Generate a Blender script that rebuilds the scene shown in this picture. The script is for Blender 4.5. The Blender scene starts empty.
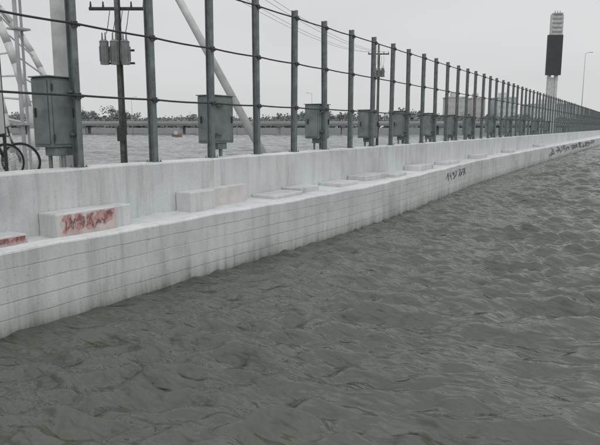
import bpy, bmesh, math, random
import numpy as np
from mathutils import Vector, Matrix
random.seed(7)
S=bpy.context.scene
S.view_settings.view_transform='Standard'; S.view_settings.look='None'; S.view_settings.exposure=0
TH=math.radians(29.6); PH=math.radians(9.04); CZ=2.46
R=Vector((math.cos(TH),math.sin(TH),0))

# ------------------------------------------------------------ materials
def newmat(name):
    m=bpy.data.materials.new(name); m.use_nodes=True
    nt=m.node_tree; b=nt.nodes['Principled BSDF']; return m,nt,b
def ramp(nt,src,stops):
    r=nt.nodes.new('ShaderNodeValToRGB'); nt.links.new(src,r.inputs[0])
    e=r.color_ramp.elements
    while len(e)<len(stops): e.new(.5)
    for i,(p,c) in enumerate(stops):
        e[i].position=p; e[i].color=(c[0],c[1],c[2],1) if not isinstance(c,(int,float)) else (c,c,c,1)
    return r
def mix(nt,fac,a,b,mode='MIX'):
    m=nt.nodes.new('ShaderNodeMix'); m.data_type='RGBA'; m.blend_type=mode
    for idx,v in ((0,fac),(6,a),(7,b)):
        sock=m.inputs[idx]
        if isinstance(v,bpy.types.NodeSocket): nt.links.new(v,sock)
        elif idx==0: sock.default_value=float(v)
        elif isinstance(v,(int,float)): sock.default_value=(v,v,v,1)
        else: sock.default_value=(v[0],v[1],v[2],1)
    return m.outputs[2]
def noise(nt,scale,detail=5,rough=.6,vec=None,stretch=None,coord='Object'):
    tc=nt.nodes.new('ShaderNodeTexCoord'); src=tc.outputs[coord]
    if stretch:
        mp=nt.nodes.new('ShaderNodeMapping'); mp.inputs['Scale'].default_value=stretch
        nt.links.new(src,mp.inputs[0]); src=mp.outputs[0]
    n=nt.nodes.new('ShaderNodeTexNoise'); n.inputs['Scale'].default_value=scale
    n.inputs['Detail'].default_value=detail; n.inputs['Roughness'].default_value=rough
    nt.links.new(src,n.inputs['Vector']); return n.outputs['Fac']
def bump(nt,b,h,strength,dist):
    bp=nt.nodes.new('ShaderNodeBump'); bp.inputs['Strength'].default_value=strength
    bp.inputs['Distance'].default_value=dist; nt.links.new(h,bp.inputs['Height'])
    nt.links.new(bp.outputs[0],b.inputs['Normal']); return bp
def simple(name,c1,c2,scale=6,rough=.6,metal=0,bs=0,bd=.01):
    m,nt,b=newmat(name); f=noise(nt,scale,3,.65)
    r=ramp(nt,f,[(.3,c1),(.7,c2)]); nt.links.new(r.outputs[0],b.inputs['Base Color'])
    b.inputs['Roughness'].default_value=rough; b.inputs['Metallic'].default_value=metal
    if bs: bump(nt,b,noise(nt,scale*6,2),bs,bd)
    return m
def white_paint(name,blocks=False,base=(.665,.685,.69),streak=.42,lo=.76):
    m,nt,b=newmat(name)
    big=noise(nt,.6,4,.65); r1=ramp(nt,big,[(.32,lo),(.45,.90),(.65,1.0)])
    st=noise(nt,1.0,4,.7,stretch=(4,4,.45)); r2=ramp(nt,st,[(.34,(.56,.56,.53)),(.46,(.86,.86,.84)),(.58,(1,1,1))])
    sp=noise(nt,26,2,.6); r3=ramp(nt,sp,[(.27,.55),(.36,1.0)])
    c=mix(nt,1.0,base,r1.outputs[0],'MULTIPLY')
    c=mix(nt,streak,c,r2.outputs[0],'MULTIPLY')
    c=mix(nt,.7,c,r3.outputs[0],'MULTIPLY')
    g=nt.nodes.new('ShaderNodeNewGeometry'); sx=nt.nodes.new('ShaderNodeSeparateXYZ'); nt.links.new(g.outputs['Position'],sx.inputs[0])
    w=nt.nodes.new('ShaderNodeMath'); w.operation='MULTIPLY_ADD'; w.inputs[1].default_value=.35; nt.links.new(st,w.inputs[0]); 
    nt.links.new(sx.outputs['Z'],w.inputs[2])
    rz=ramp(nt,w.outputs[0],[(.15,(.42,.43,.38)),(.25,(.70,.71,.68)),(.5,(1,1,1))])
    c=mix(nt,1.0,c,rz.outputs[0],'MULTIPLY')
    hn=noise(nt,25,2,.7)
    if blocks:
        uv=nt.nodes.new('ShaderNodeUVMap')
        wb=nt.nodes.new('ShaderNodeTexNoise'); wb.inputs['Scale'].default_value=1.6; wb.inputs['Detail'].default_value=2; nt.links.new(uv.outputs[0],wb.inputs['Vector'])
        va=nt.nodes.new('ShaderNodeVectorMath'); va.operation='MULTIPLY_ADD'; va.inputs[1].default_value=(.04,.04,0)
        nt.links.new(wb.outputs['Color'],va.inputs[0]); nt.links.new(uv.outputs[0],va.inputs[2])
        def brick(width,ms,sm=.9):
            br=nt.nodes.new('ShaderNodeTexBrick'); nt.links.new(va.outputs[0],br.inputs['Vector'])
            br.inputs['Scale'].default_value=1; br.inputs['Brick Width'].default_value=width; br.inputs['Row Height'].default_value=.205
            br.inputs['Mortar Size'].default_value=ms; br.inputs['Mortar Smooth'].default_value=sm
            return br
        br=brick(900,.012)
        br.inputs['Color1'].default_value=(1,1,1,1); br.inputs['Color2'].default_value=(1,1,1,1); br.inputs['Mortar'].default_value=(.60,.60,.59,1)
        gap=ramp(nt,noise(nt,.9,3,.6,stretch=(1,1,4)),[(.36,.05),(.58,.8)])
        c=mix(nt,gap.outputs[0],c,mix(nt,1.0,c,br.outputs['Color'],'MULTIPLY'))
        b2=brick(.8,.004)
        b2.inputs['Color1'].default_value=(1,1,1,1); b2.inputs['Color2'].default_value=(.88,.88,.88,1); b2.inputs['Mortar'].default_value=(.72,.72,.71,1)
        c=mix(nt,.38,c,b2.outputs['Color'],'MULTIPLY')
        mm=nt.nodes.new('ShaderNodeMath'); mm.operation='MULTIPLY_ADD'; mm.inputs[1].default_value=-.5
        nt.links.new(br.outputs['Fac'],mm.inputs[0])
        m2=nt.nodes.new('ShaderNodeMath'); m2.operation='MULTIPLY'; m2.inputs[1].default_value=.5; nt.links.new(hn,m2.inputs[0])
        nt.links.new(m2.outputs[0],mm.inputs[2]); hn=mm.outputs[0]
    nt.links.new(c,b.inputs['Base Color']); b.inputs['Roughness'].default_value=.5
    bump(nt,b,hn,.5,.01)
    return m
M_WALL=white_paint('white_painted_concrete')
M_UPW=white_paint('grimy_white_painted_concrete',base=(.62,.64,.645),streak=.5)
M_BLK=white_paint('dull_white_painted_blocks',base=(.61,.625,.625),streak=.45)
M_BLOCK=white_paint('white_painted_blockwork',True,streak=.48,lo=.74)
M_POST=simple('galvanised_steel',(.115,.133,.138),(.23,.257,.263),5,.5,.3)
M_BOX=simple('grey_green_enclosure_paint',(.11,.13,.128),(.21,.24,.235),3,.55)
M_CABLE=simple('dark_cable',(.02,.02,.022),(.05,.05,.05),9,.6)
M_WOOD=simple('weathered_pole',(.08,.08,.078),(.18,.18,.17),6,.85)
M_TR=simple('transformer_paint',(.13,.14,.14),(.22,.23,.23),4,.5)
M_WSTEEL=simple('white_painted_steel',(.42,.43,.43),(.62,.62,.62),2,.5)
M_GSTEEL=simple('grey_painted_steel',(.28,.29,.30),(.42,.43,.44),2,.5)
M_CONC=simple('concrete',(.22,.22,.21),(.36,.36,.34),1.5,.85)
M_BLACK=simple('black_paint',(.012,.012,.013),(.03,.03,.03),4,.5)
M_SCR=simple('haze_tinted_screen_face',(.030,.032,.034),(.05,.052,.055),.5,.5)  # black tower panel, lightened in its base colour to stand for haze
M_SCRJ=simple('haze_tinted_screen_joint',(.06,.062,.065),(.08,.082,.085),.5,.6)  # joints lightened along with the panel, same painted haze
M_RUBBER=simple('rubber',(.015,.015,.015),(.03,.03,.03),20,.8)
M_RED=simple('haze_tinted_red_paint',(.28,.15,.14),(.33,.18,.17),3,.5)  # boat hull red, colour paled to imitate distance haze
M_HAZEW=simple('hazy_plaster',(.50,.52,.53),(.58,.60,.61),.05,.9)  # distance haze mixed into the plaster colour itself
M_HAZEP=simple('haze_tinted_pinkish_plaster',(.48,.46,.455),(.54,.52,.51),.05,.9)  # pinkish walls with their base colour shifted toward haze
M_WIN=simple('haze_tinted_window_glass',(.38,.40,.42),(.42,.44,.46),.2,.4)  # far windows, contrast lowered by colour to paint in haze
M_CAUSE=simple('haze_tinted_causeway_concrete',(.29,.305,.31),(.36,.375,.38),.05,.9)  # far concrete, haze painted in by a paler base colour
M_MUD=simple('ground_soil',(.09,.085,.07),(.16,.15,.12),.2,.9)
M_LEAF=simple('haze_tinted_foliage',(.18,.205,.19),(.26,.285,.27),.25,.9)  # grey-green leaves, lightened so the colour carries the distance haze
M_PINK=simple('faded_pink_paint',(.52,.47,.465),(.62,.595,.59),3,.8,bs=.4)
M_PALE=simple('weathered_pale_paint',(.46,.36,.35),(.63,.58,.57),3.2,.8,bs=.4)
M_REDG=simple('faded_red_spray_paint',(.40,.17,.155),(.54,.34,.32),9,.8)
M_DRED=simple('dark_spray_paint_red',(.12,.05,.05),(.30,.17,.16),14,.8)

# ------------------------------------------------------------ mesh helpers
def empty(name,loc=(0,0,0)):
    e=bpy.data.objects.new(name,None); e.location=loc; S.collection.objects.link(e); return e
def mk(name,bm,mat,parent=None,smooth=False,loc=None,rot=None):
    me=bpy.data.meshes.new(name); bm.normal_update(); bm.to_mesh(me); bm.free()
    o=bpy.data.objects.new(name,me); S.collection.objects.link(o)
    for m in (mat if isinstance(mat,(list,tuple)) else [mat]): me.materials.append(m)
    if smooth: 
        for p in me.polygons: p.use_smooth=True
    if parent: o.parent=parent
    if loc is not None: o.location=loc
    if rot is not None: o.rotation_euler=rot
    return o
def abox(bm,x0,x1,y0,y1,z0,z1,bev=0,mi=0):
    r=bmesh.ops.create_cube(bm,size=1)
    for v in r['verts']:
        v.co=Vector(((x0+x1)/2+v.co.x*(x1-x0),(y0+y1)/2+v.co.y*(y1-y0),(z0+z1)/2+v.co.z*(z1-z0)))
    fs={f for v in r['verts'] for f in v.link_faces}
    for f in fs: f.material_index=mi
    if bev:
        es={e for v in r['verts'] for e in v.link_edges}
        bmesh.ops.bevel(bm,geom=list(es),offset=bev,segments=2,affect='EDGES',profile=.5)
def acyl(bm,p,q,r1,r2=None,seg=12,mi=0):
    p=Vector(p);q=Vector(q); d=q-p; L=d.length
    r2=r1 if r2 is None else r2
    mat=Matrix.Translation((p+q)/2)@d.to_track_quat('Z','Y').to_matrix().to_4x4()
    res=bmesh.ops.create_cone(bm,cap_ends=True,segments=seg,radius1=r1,radius2=r2,depth=L,matrix=mat)
    for f in {f for v in res['verts'] for f in v.link_faces}: f.material_index=mi
def tube(bm,pts,r,seg=8):
    for a,b in zip(pts[:-1],pts[1:]): acyl(bm,a,b,r,seg=seg)
def torus(bm,c,Rr,r,M,seg=32,ms=8):
    vs=[]
    for i in range(seg):
        a=2*math.pi*i/seg; row=[]
        for j in range(ms):
            b=2*math.pi*j/ms
            p=Vector(((Rr+r*math.cos(b))*math.cos(a),r*math.sin(b),(Rr+r*math.cos(b))*math.sin(a)))
            row.append(bm.verts.new(M@p+Vector(c)))
        vs.append(row)
    for i in range(seg):
        for j in range(ms):
            bm.faces.new((vs[i][j],vs[(i+1)%seg][j],vs[(i+1)%seg][(j+1)%ms],vs[i][(j+1)%ms]))
def sweep(name,prof,ts,mats,mis,parent=None):
    bm=bmesh.new(); uvl=bm.loops.layers.uv.new('UVMap'); rows=[]
    for t in ts: rows.append([bm.verts.new((x,t,z)) for x,z in prof(t)])
    n=len(rows[0])
    for i in range(len(ts)-1):
        for j in range(n-1):
            f=bm.faces.new((rows[i][j],rows[i][j+1],rows[i+1][j+1],rows[i+1][j])); f.material_index=mis[j]
            vert=abs(rows[i][j].co.z-rows[i][j+1].co.z)>abs(rows[i][j].co.x-rows[i][j+1].co.x)
            for l in f.loops:
                l[uvl].uv=(l.vert.co.y, l.vert.co.z if vert else l.vert.co.x)
    bmesh.ops.recalc_face_normals(bm,faces=bm.faces[:])
    return mk(name,bm,mats,parent)

# ------------------------------------------------------------ walls
kt=[-12,0,6,10,14,20,26,45,90,150,300]; kd=[6.5,6.5,6.40,6.08,5.82,6.02,6.28,6.12,5.2,4.6,4.4]
def d1(t): return float(sum(np.interp(t+o,kt,kd) for o in (-2,-1,0,1,2))/5)
ts=[-10+i*.5 for i in range(120)]+[50+i*2 for i in range(120)]
BT=1.005
def jit(t,s): return .008*math.sin(t*1.7+s)+.007*math.sin(t*4.1+2*s)
def prof_low(t):
    d=d1(t); z=BT+jit(t,0)
    return [(-d,-1.2),(-d,z-.03),(-d-.01,z-.01),(-d-.03,z),(-d-.28,z-.002),(-d-.30,z-.02),(-d-.30,z-.12),(-7.5,z-.09)]
seawall=sweep('white_block_parapet_wall',prof_low,ts,[M_BLOCK,M_WALL],[0,1,1,1,1,1,1])
def prof_up(t):
    z=1.835+jit(t,2)*.6
    return [(-7.497,.8),(-7.495,z-.03),(-7.505,z-.01),(-7.525,z),(-7.86,z+.004),(-7.88,z-.02),(-7.88,.3)]
upper=sweep('white_concrete_wall',prof_up,ts,[M_UPW,M_WALL],[0,1,1,1,1,0])

def strokes(bm,y0,y1,z0,z1,nl,w,seed,ns,xf,wy=2.2,base=0.0):
    """spray strokes as ribbons; every ribbon quad sits a hair proud of the previous one"""
    r=random.Random(seed); ly=(y1-y0)/nl; n=0
    for k in range(nl):
        a=y0+k*ly
        for s in range(r.choice(ns)):
            pts=[(a+r.uniform(-.05,1.05)*ly,r.uniform(z0,z1)) for _ in range(r.choice((3,4,5)))]
            P=[]
            for i in range(len(pts)-1):
                for u in range(6):
                    q=u/6; P.append((pts[i][0]*(1-q)+pts[i+1][0]*q+math.sin(q*math.pi)*.1*ly,pts[i][1]*(1-q)+pts[i+1][1]*q+math.sin(q*math.pi)*.05))
            for i in range(len(P)-1):
                (ya,za),(yb,zb)=P[i],P[i+1]; L=math.hypot(yb-ya,zb-za)+1e-6; ww=w*r.uniform(.6,1.3)
                ny,nz=-(zb-za)/L*ww*wy,(yb-ya)/L*ww
                n+=1; off=.004+base+.00004*n
                v=[]
                for y,z in ((ya-ny,za-nz),(ya+ny,za+nz),(yb+ny,zb+nz),(yb-ny,zb-nz)):
                    y=min(max(y,y0-.02),y1+.02); z=min(max(z,z0-.03),z1+.03); v.append(bm.verts.new((xf(y)+off,y,z)))
                f=bm.faces.new(v); f.normal_update()
                if f.normal.x<0: f.normal_flip()
def ledge_block(y0,y1,xf,z1,front,step=None,graf=None):
    bm=bmesh.new(); abox(bm,-7.49,-xf,y0,y1,BT-.13,z1,.022)
    if step: abox(bm,-7.488,-xf-.10,y1+.003,y1+step,BT-.128,z1-.01,.022)
    bm.normal_update()
    for f in bm.faces:
        f.material_index=1 if (f.normal.x>.7 and f.calc_center_median().y<y1+.001) else 0
    o=mk('concrete_bench_block',bm,[M_BLK,front])
    if graf:
        for j,(mt,nl,w) in enumerate(((M_REDG,graf,.026),(M_DRED,graf,.006))):
            bm=bmesh.new(); strokes(bm,y0+.06,y1-.06,BT-.04,z1-.05,nl,w,7+j+graf,(2,3),lambda y:-xf,1.0,j*.014)
            mk('spray_marks',bm,mt,o)
    return o
ledge_block(4.1,5.08,7.08,BT+.05,M_PALE,graf=4)
ledge_block(5.56,6.62,7.05,BT+.24,M_PALE,.42,graf=5)
ledge_block(8.5,9.22,7.12,BT+.27,M_BLK)
ledge_block(9.3,10.5,7.28,BT+.27,M_PINK)
for y0,y1,xf,h in ((11.0,12.2,6.85,-.02),(12.3,13.2,6.95,.03),(14.2,15.3,6.8,-.01),(16.0,17.6,6.9,.05),(17.9,18.9,6.7,-.01),(20.8,22.5,6.9,.08),(24.5,26.5,6.95,.04),(30,32,7.0,.1),(38,40,7.0,.08),(50,53,7.0,.1)):
    ledge_block(y0,y1,xf,BT+h,M_BLK)

M_GRAF=simple('dark_spray_paint',(.07,.07,.075),(.24,.24,.25),8,.7)
bm=bmesh.new(); strokes(bm,48,84,.3,.9,12,.05,3,(2,3,3),lambda y:-d1(y)); mk('graffiti_tag',bm,M_GRAF,seawall)
bm=bmesh.new(); strokes(bm,21.2,24.6,.5,.82,7,.014,5,(1,2,3),lambda y:-d1(y)); mk('graffiti_small_tag',bm,M_GRAF,seawall)

bm=bmesh.new(); abox(bm,-10.9,-7.883,-12,290,.2,1.5,.02); mk('concrete_walkway',bm,M_CONC)
bm=bmesh.new(); abox(bm,-18,-10.903,-12,30,-1.5,.9,.03); mk('concrete_quay',bm,M_CONC)

# ------------------------------------------------------------ cable fence
PX=-7.70; Y0=6.51; SP=1.682; H=3.44; WT=1.838
def post_mesh():
    bm=bmesh.new()
    abox(bm,-.065,-.055,-.05,.05,.012,H); abox(bm,.055,.065,-.05,.05,.012,H); abox(bm,-.0545,.0545,-.005,.005,.012,H-.001)
    abox(bm,-.11,.11,-.10,.10,0,.0115)
    for sx in(-1,1):
        for sy in(-1,1): acyl(bm,(sx*.088,sy*.075,.01),(sx*.088,sy*.075,.04),.012,seg=6)
    for fz in (.32,.63,.945):
        abox(bm,.0655,.10,-.045,.045,fz*H-.05,fz*H+.05,.006,mi=1)
        acyl(bm,(.083,-.09,fz*H),(.083,.09,fz*H),.026,seg=8,mi=1)
    me=bpy.data.meshes.new('fence_post'); bm.to_mesh(me); bm.free()
    me.materials.append(M_POST); me.materials.append(M_CABLE); return me
fence=empty('cable_fence',(0,0,0)); pm=post_mesh(); ys=[Y0+i*SP for i in range(-8,150)]
for i,y in enumerate(ys):
    o=bpy.data.objects.new('post_%d'%i,pm); S.collection.objects.link(o); o.parent=fence
    o.location=(PX,y,WT+random.uniform(-.015,.0)); o.rotation_euler=(random.uniform(-.009,.009),random.uniform(-.007,.007),random.uniform(-.06,.06))
for k,fz in enumerate((.32,.63,.945)):
    bm=bmesh.new(); Rr=.017
    for i in range(len(ys)-1):
        a,b=ys[i],ys[i+1]; n=4 if i<40 else 1; sag=.006+random.random()*.014
        pts=[(PX+.083,a+(b-a)*u/n,WT+fz*H-sag*4*(u/n)*(1-u/n)) for u in range(n+1)]
        tube(bm,pts,Rr,6)
    mk('cable_%d'%(k+1),bm,M_CABLE,fence,True)

def ebox(yc,w=.62,dp=.5,z0=2.22,z1=3.26,post=None):
    e=empty('electrical_box',(0,0,0)); x1=PX-.09; x0=x1-dp; y0,y1=yc-w/2,yc+w/2
    bm=bmesh.new(); abox(bm,x0,x1,y0,y1,z0,z1,.02); mk('cabinet',bm,M_BOX,e)
    bm=bmesh.new(); abox(bm,x1+.001,x1+.022,y0+.04,y1-.04,z0+.05,z1-.05,.008)
    abox(bm,x0+.04,x1-.04,y0-.022,y0-.001,z0+.05,z1-.05,.008); mk('doors',bm,M_BOX,e)
    bm=bmesh.new(); abox(bm,x0-.02,x1+.03,y0-.03,y1+.03,z1+.002,z1+.022,.006); mk('rain_hood',bm,M_BOX,e)
    bm=bmesh.new(); abox(bm,x1+.023,x1+.05,y1-.12,y1-.09,(z0+z1)/2-.07,(z0+z1)/2+.07,.006)
    abox(bm,x0+.10,x0+.13,y0-.05,y0-.023,(z0+z1)/2-.07,(z0+z1)/2+.07,.006)
    for zz in (z0+.15,z1-.15): acyl(bm,(x1+.03,y0+.03,zz-.05),(x1+.03,y0+.03,zz+.05),.012,seg=8)
    mk('handles_and_hinges',bm,M_CABLE,e)
    bm=bmesh.new()
    for dx,dy,r in ((.08,.0,.035),(.17,.08,.025),(.26,-.1,.03)):
        acyl(bm,(x1-dx,yc+dy,1.5),(x1-dx,yc+dy,z0+.01),r,seg=10)
    abox(bm,x1-.30,x1-.04,yc-.16,yc+.16,z0-.13,z0-.002,.01)
    for zz in (z0+.2,z1-.2): abox(bm,x1+.0,x1+.088,(post or yc)-.09,(post or yc)+.09,zz-.02,zz+.02)
    mk('conduits_and_brackets',bm,M_POST,e); return e
for i in [0,2,5,7,9,11,13,15,18,21,24,28,32]:
    y=Y0+i*SP; rr=random.uniform(-.05,.05)
    if i==0: ebox(y-.14,.5,.42,2.15,3.2,y)
    elif i==2: ebox(y+.55,.72,.40,2.12,3.10,post=y+.35)
    elif i==7: ebox(y+.35,.70,.42,2.1,3.0,post=y+.1)
    else: ebox(y+.12+rr,.62,.45,2.1+rr,3.03+rr,post=y)

# ------------------------------------------------------------ utility poles
def utility_pole(x,y,z0,top,r,zc,s=1.0,crossz=(),sp=.33):
    e=empty('utility_pole',(0,0,0))
    bm=bmesh.new(); acyl(bm,(x,y,z0),(x,y,top),r*1.15,r*.85,14); mk('pole',bm,M_WOOD,e,True)
    P=Vector((x,y,0)); bm=bmesh.new()
    for k in (-1,0,1):
        c=P+R*(k*sp*s-.03)+Vector((.22,-.36,0))*s
        acyl(bm,(c.x,c.y,zc-.36*s),(c.x,c.y,zc+.34*s),.14*s,seg=16)
        acyl(bm,(c.x,c.y,zc+.34*s),(c.x,c.y,zc+.40*s),.155*s,.09*s,seg=16)
        for q in (-.07,.07): acyl(bm,(c.x+q*s,c.y,zc+.38*s),(c.x+q*s,c.y,zc+.62*s),.028*s,.018*s,seg=8)
        for fz in range(7): 
            a=fz*math.pi/3.5; acyl(bm,(c.x+.155*s*math.cos(a),c.y+.155*s*math.sin(a),zc-.26*s),(c.x+.155*s*math.cos(a),c.y+.155*s*math.sin(a),zc+.2*s),.015*s,seg=5)
    mk('transformers',bm,M_TR,e,False); bm=bmesh.new()
    a=P-R*.55*s; b=P+R*.55*s
    for zz in (zc-.3*s,zc+.1*s): acyl(bm,(a.x+.12,a.y-.2*s,zz),(b.x+.12,b.y-.2*s,zz),.035*s,seg=6)
    for cz in crossz:
        a=P-R*.9*s; b=P+R*.9*s; acyl(bm,(a.x,a.y,cz),(b.x,b.y,cz),.055*s,seg=6)
        for k in (-.85,-.45,.45,.85):
            q=P+R*k*s; acyl(bm,(q.x,q.y,cz),(q.x,q.y,cz+.22*s),.04*s,.02*s,seg=8)
    acyl(bm,(x+r+.02,y-.03,z0),(x+r+.02,y-.03,top-1),.025,seg=6)
    acyl(bm,(x+r+.06,y-.05,2.2),(x+r+.06,y-.05,2.9),.06,seg=8)
    q=P+Vector((.1,-.16,0)); abox(bm,q.x-.13,q.x+.13,q.y-.08,q.y+.08,2.0,2.45,.01)
    for i in range(4):
        c=P+R*((i-1.5)*.2*s)+Vector((.2,-.3,0))*s; tube(bm,[(c.x,c.y,zc+.6*s),(c.x+.1*s,c.y,zc+.9*s),(c.x,c.y+.2*s,zc+1.4*s)],.012,5)
    mk('crossarms_and_fittings',bm,M_CABLE,e); return e
utility_pole(-15.0,14.55,.9,10.6,.10,4.78,1.0,(6.2,9.2))
utility_pole(-25.5,62.0,-1.0,11.2,.13,8.2,1.25,(10.2,))
bm=bmesh.new()
for k in (-.85,-.45,.45,.85):
    for (A,za),(B,zb) in (((Vector((-15,14.55,0)),9.4),(Vector((-25.5,62,0)),10.4)),((Vector((-15,14.55,0)),9.4),(Vector((-18,-25,0)),9.8))):
        a=A+R*k; b=B+R*k*1.2; pts=[]
        for u in range(17):
            q=u/16; p=a.lerp(b,q); pts.append((p.x,p.y,za*(1-q)+zb*q-1.1*4*q*(1-q)))
        tube(bm,pts,.009,5)
mk('overhead_wires',bm,M_CABLE)

# ------------------------------------------------------------ mast, column, arch
e=empty('leaning_white_mast')
bm=bmesh.new(); a=Vector((-9.9,15.35,1.5)); b=Vector((-12.55,14.65,6.3)); b2=a+(b-a)*1.9
acyl(bm,a,b2,.12,.105,20); mk('tube',bm,M_WSTEEL,e,True)
bm=bmesh.new(); abox(bm,-10.2,-9.6,15.05,15.65,1.503,1.56,.01)
for sx in(-.22,.22):
    for sy in(-.22,.22): acyl(bm,(-9.9+sx,15.35+sy,1.55),(-9.9+sx,15.35+sy,1.62),.025,seg=6)
mk('base_plate',bm,M_GSTEEL,e)
e=empty('round_steel_column')
bm=bmesh.new(); acyl(bm,(-13.6,11.1,.9),(-13.6,11.1,12),.19,.175,24); mk('shaft',bm,M_WSTEEL,e,True)
bm=bmesh.new()
for z in (3.6,6.4,9): acyl(bm,(-13.6,11.1,z),(-13.6,11.1,z+.05),.20,seg=24)
acyl(bm,(-13.6,11.1,.9),(-13.6,11.1,.96),.38,seg=24); mk('bands_and_flange',bm,M_GSTEEL,e)
e=empty('white_arched_pipe_frame')
AC=(-23.7,10.4,.92)
def apt(rx,rz,a,off):
    p=Vector((AC[0],AC[1],0))+R*(rx*math.cos(a))+Vector((-.5,.87,0))*off
    return (p.x,p.y,AC[2]+rz*math.sin(a))
def arc(rx,rz,r,name,off=0):
    bm=bmesh.new(); tube(bm,[apt(rx,rz,math.pi*i/40,off) for i in range(41)],r,12); mk(name,bm,M_WSTEEL,e,True)
arc(6.4,9.5,.13,'outer_arch'); arc(5.6,8.5,.08,'inner_arch'); arc(6.9,8.0,.11,'rear_arch',1.4)
bm=bmesh.new()
for i in range(1,36):
    a=math.pi*i/36; acyl(bm,apt(6.4,9.5,a,0),apt(5.6,8.5,a+.04,0),.035,seg=8); acyl(bm,apt(6.4,9.5,a,0),apt(6.9,8.0,a,1.4),.03,seg=8)
mk('lacing',bm,M_WSTEEL,e)
bm=bmesh.new(); abox(bm,-32,-18.003,3,18,-1.5,.9,.02); mk('concrete_quay',bm,M_CONC)
e=empty('vent_pipes'); bm=bmesh.new()
for (x,y,r,h) in ((-12.3,8.9,.045,9),(-12.45,9.15,.03,8)):
    acyl(bm,(x,y,.9),(x,y,h),r,seg=10)
for z in (2.5,4.6): abox(bm,-12.5,-12.2,8.8,9.2,z,z+.04)
mk('pipes',bm,M_GSTEEL,e,False)
e=empty('notice_sign'); bm=bmesh.new(); abox(bm,-9.3,-9.26,5.3,6.36,2.35,3.55,.01); mk('panel',bm,M_HAZEW,e)
bm=bmesh.new()
for y in (5.3,6.38): acyl(bm,(-9.32,y,1.5),(-9.32,y,3.65),.028,seg=10)
for z in (2.32,3.58): acyl(bm,(-9.32,5.3,z),(-9.32,6.38,z),.022,seg=8)
mk('frame',bm,M_CABLE,e)
bm=bmesh.new()
for k in range(5): abox(bm,-9.258,-9.254,5.45,6.2-(k%2)*.2,3.3-k*.17,3.37-k*.17)
mk('lettering',bm,simple('blue_lettering',(.04,.07,.16),(.06,.1,.2),5,.6),e)

# ------------------------------------------------------------ bicycles
def bicycle(loc,rz,mat):
    e=empty('bicycle',loc); e.rotation_euler=(0.06,0,rz)
    I=Matrix.Identity(3); bm=bmesh.new()
    for wx in (-.52,.52): torus(bm,(wx,0,.34),.325,.02,I,40,8)
    mk('tyres',bm,M_RUBBER,e,True); bm=bmesh.new()
    for wx in (-.52,.52):
        torus(bm,(wx,0,.34),.30,.010,I,40,6); acyl(bm,(wx,-.05,.34),(wx,.05,.34),.025,seg=10)
        for k in range(24):
            a=2*math.pi*k/24; acyl(bm,(wx,.02*(-1)**k,.34),(wx+.3*math.cos(a),0,.34+.3*math.sin(a)),.003,seg=4)
    mk('rims_and_spokes',bm,M_GSTEEL,e); bm=bmesh.new()
    bb=(-.08,0,.30); st=(-.22,0,.78); hd=(.36,0,.80); hl=(.40,0,.66)
    for a,b,r in ((bb,st,.016),(st,hd,.016),(bb,hl,.019),(hd,hl,.02),(bb,(-.52,.05,.34),.010),(bb,(-.52,-.05,.34),.010),(st,(-.52,.05,.34),.009),(st,(-.52,-.05,.34),.009),(hl,(.52,.05,.34),.012),(hl,(.52,-.05,.34),.012)): acyl(bm,a,b,r,seg=10)
    mk('frame',bm,mat,e,True); bm=bmesh.new()
    acyl(bm,st,(-.25,0,.90),.014,seg=8); abox(bm,-.38,-.12,-.07,.07,.90,.95,.02)
    acyl(bm,hd,(.34,0,.95),.014,seg=8); tube(bm,[(.22,-.30,.93),(.32,-.25,.97),(.34,0,.95),(.32,.25,.97),(.22,.30,.93)],.012,8)
    torus(bm,(-.08,.05,.30),.09,.006,I,24,6); acyl(bm,(-.08,.06,.30),(.06,.07,.20),.009,seg=6); acyl(bm,(-.08,-.06,.30),(-.22,-.07,.40),.009,seg=6)
    abox(bm,.01,.11,.07,.16,.19,.21,.004); abox(bm,-.27,-.17,-.16,-.07,.39,.41,.004)
    mk('saddle_handlebar_cranks',bm,M_BLACK,e)
bicycle((-9.75,6.1,1.5),math.radians(84),M_BLACK)
bicycle((-10.3,6.75,1.5),math.radians(40),M_POST)

# ------------------------------------------------------------ display tower
e=empty('display_screen_tower')
def part(nm,fn,mat):
    bm=bmesh.new(); fn(bm); return mk(nm,bm,mat,e)
def f1(bm):
    abox(bm,-.95,-.40,-.4,.4,-2,16.6,.05); abox(bm,.40,.95,-.4,.4,-2,16.6,.05)
    abox(bm,-.395,.395,-.25,.25,-2,11.5)
    abox(bm,-1.0,1.35,-.35,.35,16.6,23.2,.03)
part('legs',f1,M_WSTEEL)
def f2(bm): abox(bm,-1.65,1.25,-.95,-.36,11.9,19.4,.04)
part('screen',f2,M_SCR)
def f3(bm):
    for z in (13.1,14.3,15.5,16.7,17.9): abox(bm,-1.6,1.2,-.965,-.955,z,z+.04)
part('screen_joints',f3,M_SCRJ)
def f4(bm):
    abox(bm,-.7,1.1,-.6,.6,23.2,23.5); 
    for k in range(3): acyl(bm,(-.4+k*.5,-.3,23.5),(-.4+k*.5,-.3,23.9),.08,seg=8)
    for k in range(4): abox(bm,-.7,1.1,-.5,-.352,20+k*.8,20.25+k*.8)
part('top_frame_and_lamps',f4,M_GSTEEL)
e.location=(-15.3,119.4,.6); e.rotation_euler=(0,0,TH); e.scale=(.92,.92,.93)

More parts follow.
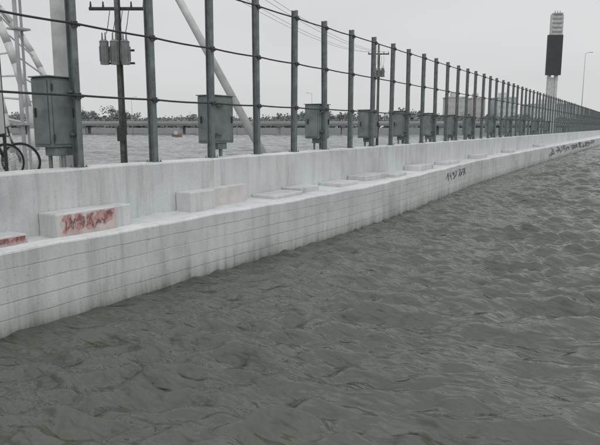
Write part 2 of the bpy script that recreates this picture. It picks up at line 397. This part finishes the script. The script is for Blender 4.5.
def lamp(x,y,h,dirx):
    e=empty('street_lamp',(x,y,0)); e.rotation_euler=(0,0,TH)
    bm=bmesh.new(); acyl(bm,(0,0,-1),(0,0,h),.11,.06,10); tube(bm,[(0,0,h),(dirx*.5,0,h+.3),(dirx*1.2,0,h+.4)],.05,8); mk('pole_and_arm',bm,M_GSTEEL,e,True)
    bm=bmesh.new(); abox(bm,dirx*1.5-.4,dirx*1.5+.4,-.15,.15,h+.32,h+.48,.05); mk('lamp_head',bm,M_WSTEEL,e)
lamp(-14.4,170,20.5,1)
for k,(x,y) in enumerate(((-130,100),(-150,150),(-95,175),(-52,190),(-120,168),(-60,230),(-28,230))): lamp(x,y,11+k%3,1 if k%2 else -1)

# ------------------------------------------------------------ far shore
def shore(o): o.rotation_euler=(0,0,TH); o.location=(-.4939*250,.8695*250,0)
bm=bmesh.new(); abox(bm,-700,700,4,400,-2,1.3,.1); o=mk('far_shore_ground',bm,M_MUD); shore(o)
bm=bmesh.new(); abox(bm,-500,500,2.5,3.99,-2,2.1); o=mk('far_shore_seawall',bm,M_CAUSE); shore(o)
e=empty('causeway_bridge'); shore(e)
bm=bmesh.new(); abox(bm,-500,500,-26,-18,3.0,4.1); abox(bm,-500,500,-26.3,-26.003,3.6,4.7)
mk('deck',bm,M_CAUSE,e)
bm=bmesh.new()
for i in range(84):
    x=-500+i*12
    for yy in (-24.5,-19.5): abox(bm,x-.5,x+.5,yy-.5,yy+.5,-2,2.5)
    abox(bm,x-.8,x+.8,-25.6,-18.4,2.5,2.998)
mk('piers',bm,M_CAUSE,e)
bm=bmesh.new()
for i in range(500): abox(bm,-500+i*2-.05,-500+i*2+.05,-26.2,-26.1,4.7,5.1)
abox(bm,-500,500,-26.22,-26.08,5.1,5.2); mk('railing',bm,M_CAUSE,e)
V=[];F=[]
def quad(c,s):
    n=Vector((random.gauss(0,1),random.gauss(0,1),random.gauss(0,1))).normalized(); a=n.orthogonal().normalized()*s; b=n.cross(a)
    k=len(V); V.extend([c+a*1.2,c+b*.7,c-a,c-b*.8]); F.append((k,k+1,k+2,k+3))
x=-300
while x<300:
    env=.88+.15*math.sin(x*.045)+.12*math.sin(x*.13+1)
    h=random.uniform(5,8)*env*(1.2 if random.random()<.1 else 1); w=random.uniform(3,7); yb=random.uniform(8,60)
    cl=[(Vector((x+random.gauss(0,w*.45),yb+random.gauss(0,1.5),1.3+h*random.uniform(.5,.95))),random.uniform(.9,2.3)) for _ in range(9)]
    for c,rr in cl:
        for _ in range(28):
            d=Vector((random.gauss(0,1),random.gauss(0,1),random.gauss(0,.7))).normalized()*rr*random.uniform(.4,1.05)
            quad(c+d,random.uniform(.3,.6))
    for _ in range(55): quad(Vector((x+random.uniform(-w,w),yb-2,1.3+random.uniform(0,5.0*env))),.85)
    for q in range(3):
        tx=cl[q][0]; k=len(V); V.extend([Vector((x-.2,yb,1.2)),Vector((x+.2,yb,1.2)),tx+Vector((.08,0,0)),tx-Vector((.08,0,0))]); F.append((k,k+1,k+2,k+3))
    x+=random.uniform(1.0,2.6)
me=bpy.data.meshes.new('distant_tree_belt'); me.from_pydata([tuple(v) for v in V],[],F); me.materials.append(M_LEAF)
o=bpy.data.objects.new('distant_tree_belt',me); S.collection.objects.link(o); shore(o)

def building(name,xc,yb,w,dp,floors,mat,bays,fh=3.2):
    e=empty(name); shore(e); h=floors*fh; z=1.3
    bm=bmesh.new(); abox(bm,xc-w/2,xc+w/2,yb,yb+dp,z,z+h); abox(bm,xc-w/2-.3,xc+w/2+.3,yb-.3,yb+dp+.3,z+h+.003,z+h+.6)
    abox(bm,xc-w*.2,xc+w*.1,yb+dp*.3,yb+dp*.7,z+h+.603,z+h+3); mk('walls',bm,mat,e)
    bm=bmesh.new()
    for f in range(floors):
        for b in range(bays):
            wx=xc-w/2+(b+.5)*w/bays; abox(bm,wx-w/bays*.3,wx+w/bays*.3,yb-.03,yb+.1,z+f*fh+1,z+f*fh+2.4)
    mk('windows',bm,M_WIN,e)
building('apartment_building',81,65,9,12,5,M_HAZEP,5)
building('apartment_building',95,75,7,12,5,M_HAZEP,4)
building('office_building',108,68,10,14,5,M_HAZEW,5)
building('office_building',134,72,22,16,4,M_HAZEW,9)

e=empty('moored_boat',(-103,118,0)); e.rotation_euler=(0,0,TH+.2); e.scale=(.36,.6,.7)
bm=bmesh.new(); secs=[(-3.2,.9,.9),(-2,1.1,.8),(0,1.2,.75),(2,.9,.85),(3.2,.35,1.1),(4,.02,1.3)]; rows=[]
for x,w,z in secs: rows.append([bm.verts.new(p) for p in ((x,-w,z),(x,-w*.7,-.1),(x,0,-.3),(x,w*.7,-.1),(x,w,z))])
for a,b in zip(rows[:-1],rows[1:]):
    for j in range(4): bm.faces.new((a[j],a[j+1],b[j+1],b[j]))
    bm.faces.new((a[0],b[0],b[4],a[4]))
bm.faces.new(rows[0]); mk('hull',bm,M_RED,e)
bm=bmesh.new(); abox(bm,-1.6,.8,-.7,.7,.8,2.0,.1); mk('cabin',bm,M_WSTEEL,e)

# ------------------------------------------------------------ water
def wavefield(X,Y,seed,n,lmin,lmax,amp,spread=.55,sharp=.3,pw=1.05):
    r=np.random.default_rng(seed); Z=np.zeros_like(X); base=math.pi/2+TH
    for i in range(n):
        L=lmin*(lmax/lmin)**r.random(); k=2*math.pi/L; a=base+r.normal(0,spread); ph=r.random()*6.283
        A=amp*(L/lmax)**pw*r.uniform(.5,1)
        p=k*(X*math.cos(a)+Y*math.sin(a))+ph+.6*np.sin(.31*X+.23*Y+i)+.35*np.sin(.9*X-.7*Y+2*i)
        Z+=A*(np.sin(p)-sharp*np.cos(2*p))
    return Z
def water_mat(name,s,base,bd):
    m,nt,b=newmat(name)
    f=noise(nt,.3,3); r=ramp(nt,f,[(.3,base),(.7,tuple(c*1.3 for c in base))]); nt.links.new(r.outputs[0],b.inputs['Base Color'])
    b.inputs['Roughness'].default_value=.06; b.inputs['IOR'].default_value=1.45
    tc=nt.nodes.new('ShaderNodeTexCoord'); mp=nt.nodes.new('ShaderNodeMapping'); mp.inputs['Rotation'].default_value=(0,0,-TH); mp.inputs['Scale'].default_value=(.5,1.2,1)
    nt.links.new(tc.outputs['Object'],mp.inputs[0]); last=None
    for sc,w,dt in ((2.6*s,1.0,2),(11*s,.20,1)):
        n=nt.nodes.new('ShaderNodeTexNoise'); n.inputs['Scale'].default_value=sc; n.inputs['Detail'].default_value=dt; n.inputs['Distortion'].default_value=.3
        nt.links.new(mp.outputs[0],n.inputs['Vector'])
        q=nt.nodes.new('ShaderNodeMath'); q.operation='MULTIPLY_ADD'; q.inputs[1].default_value=w; nt.links.new(n.outputs['Fac'],q.inputs[0])
        q.inputs[2].default_value=0
        if last: nt.links.new(last,q.inputs[2])
        last=q.outputs[0]
    bump(nt,b,last,1.0,bd)
    return m
M_FLOOD=water_mat('murky_flood_water',1.0,(.064,.071,.058),.15)
M_SEA=water_mat('grey_sea_water',.5,(.085,.097,.092),.26)
def grid(name,xs,ys,Zf,mat):
    X,Y=np.meshgrid(xs,ys); Z=Zf(X,Y); nx,ny=len(xs),len(ys)
    co=np.stack([X,Y,Z],-1).reshape(-1,3)
    i=np.arange(nx*ny).reshape(ny,nx); q=np.stack([i[:-1,:-1],i[:-1,1:],i[1:,1:],i[1:,:-1]],-1).reshape(-1,4)
    me=bpy.data.meshes.new(name); me.vertices.add(len(co)); me.vertices.foreach_set('co',co.ravel())
    me.loops.add(q.size); me.loops.foreach_set('vertex_index',q.ravel().astype(np.int32))
    me.polygons.add(len(q)); me.polygons.foreach_set('loop_start',np.arange(0,q.size,4,dtype=np.int32)); me.polygons.foreach_set('loop_total',np.full(len(q),4,dtype=np.int32))
    me.polygons.foreach_set('use_smooth',np.ones(len(q),dtype=bool)); me.update(); me.validate()
    me.materials.append(mat); o=bpy.data.objects.new(name,me); S.collection.objects.link(o); return o
xs=np.concatenate([np.arange(-7.2,3,.03),3+np.cumsum(.03*1.03**np.arange(170))])
yy=[-4.0]
while yy[-1]<300: yy.append(yy[-1]+max(.028,.028*(abs(yy[-1]-3)/9)))
ysg=np.array(yy)
def Zflood(X,Y):
    D=np.hypot(X,Y)
    gust=.9+.4*np.sin(.5*X+.9*np.sin(.33*Y))*np.sin(.42*Y+1.1*np.sin(.4*X))
    gust2=.9+.4*np.sin(.9*X+.4*Y+1.3*np.sin(.5*Y))*np.sin(.8*Y-.3*X+1.1*np.sin(.7*X))
    wall=np.clip((X+6.6)/1.6,.3,1)
    far=1+np.clip((D-9)/30,0,1)*.9
    z=wavefield(X,Y,3,44,1.1,3.0,.014,.40,.3)*gust*wall*far+wavefield(X,Y,8,90,.28,.95,.0145,.5,.25,1.05)*gust2*np.clip(1.5-D/60,0.2,1)*wall
    return z*np.clip(300/np.maximum(D,1)/4,0,1)
grid('flood_water',xs,ysg,Zflood,M_FLOOD)
xs2=-(10.9+np.cumsum(.12*1.012**np.arange(290)))[::-1]
ys2=np.concatenate([np.arange(-10,60,.2),60+np.cumsum(.2*1.02**np.arange(130))])
def Zsea(X,Y): return wavefield(X,Y,21,40,1.0,6.0,.028)-.03
grid('sea_water',xs2,ys2,Zsea,M_SEA)
bm=bmesh.new(); bmesh.ops.create_grid(bm,x_segments=2,y_segments=2,size=5000)
mk('open_water',bm,M_SEA,loc=(0,0,-.34))
bm=bmesh.new(); bmesh.ops.create_grid(bm,x_segments=2,y_segments=2,size=6000)
mk('ground',bm,M_MUD,loc=(0,0,-1.6))

# ------------------------------------------------------------ sky and light
SE,SR=math.radians(48),math.radians(135)
w=bpy.data.worlds.new('World'); S.world=w; w.use_nodes=True; nt=w.node_tree; nt.nodes.clear()
out=nt.nodes.new('ShaderNodeOutputWorld'); bg=nt.nodes.new('ShaderNodeBackground'); bg.inputs[1].default_value=.10
sky=nt.nodes.new('ShaderNodeTexSky'); sky.sky_type='NISHITA'; sky.sun_disc=False; sky.sun_elevation=SE; sky.sun_rotation=SR
hs=nt.nodes.new('ShaderNodeHueSaturation'); hs.inputs['Saturation'].default_value=.25; nt.links.new(sky.outputs[0],hs.inputs['Color'])
tc=nt.nodes.new('ShaderNodeTexCoord'); mp=nt.nodes.new('ShaderNodeMapping'); mp.inputs['Scale'].default_value=(1,1,3.5); nt.links.new(tc.outputs['Generated'],mp.inputs[0])
nz=nt.nodes.new('ShaderNodeTexNoise'); nz.inputs['Scale'].default_value=1.6; nz.inputs['Detail'].default_value=3; nz.inputs['Roughness'].default_value=.5; nt.links.new(mp.outputs[0],nz.inputs['Vector'])
cr=ramp(nt,nz.outputs['Fac'],[(.3,(.60,.613,.62)),(.7,(.73,.74,.743))])
sp=nt.nodes.new('ShaderNodeSeparateXYZ'); nt.links.new(tc.outputs['Generated'],sp.inputs[0])
mr=nt.nodes.new('ShaderNodeMapRange'); mr.inputs['From Min'].default_value=.22; mr.inputs['From Max'].default_value=1; mr.inputs['To Min'].default_value=10; mr.inputs['To Max'].default_value=19
nt.links.new(sp.outputs['Z'],mr.inputs['Value'])
vm=nt.nodes.new('ShaderNodeVectorMath'); vm.operation='SCALE'; nt.links.new(cr.outputs[0],vm.inputs[0]); nt.links.new(mr.outputs[0],vm.inputs['Scale'])
c=mix(nt,.88,hs.outputs[0],vm.outputs[0]); nt.links.new(c,bg.inputs[0]); nt.links.new(bg.outputs[0],out.inputs[0])
L=bpy.data.lights.new('sun','SUN'); L.energy=.65; L.angle=math.radians(100); L.color=(1,.98,.95)
lo=bpy.data.objects.new('sun',L); S.collection.objects.link(lo)
dv=Vector((math.sin(SR)*math.cos(SE),math.cos(SR)*math.cos(SE),math.sin(SE)))
lo.rotation_euler=dv.to_track_quat('Z','Y').to_euler()

cam=bpy.data.cameras.new('camera'); cam.lens=36; cam.sensor_width=36; cam.clip_end=9000; cam.clip_start=.05
co=bpy.data.objects.new('camera',cam); S.collection.objects.link(co); co.location=(0,0,CZ)
co.rotation_euler=(math.radians(90)-PH,0,TH); S.camera=co
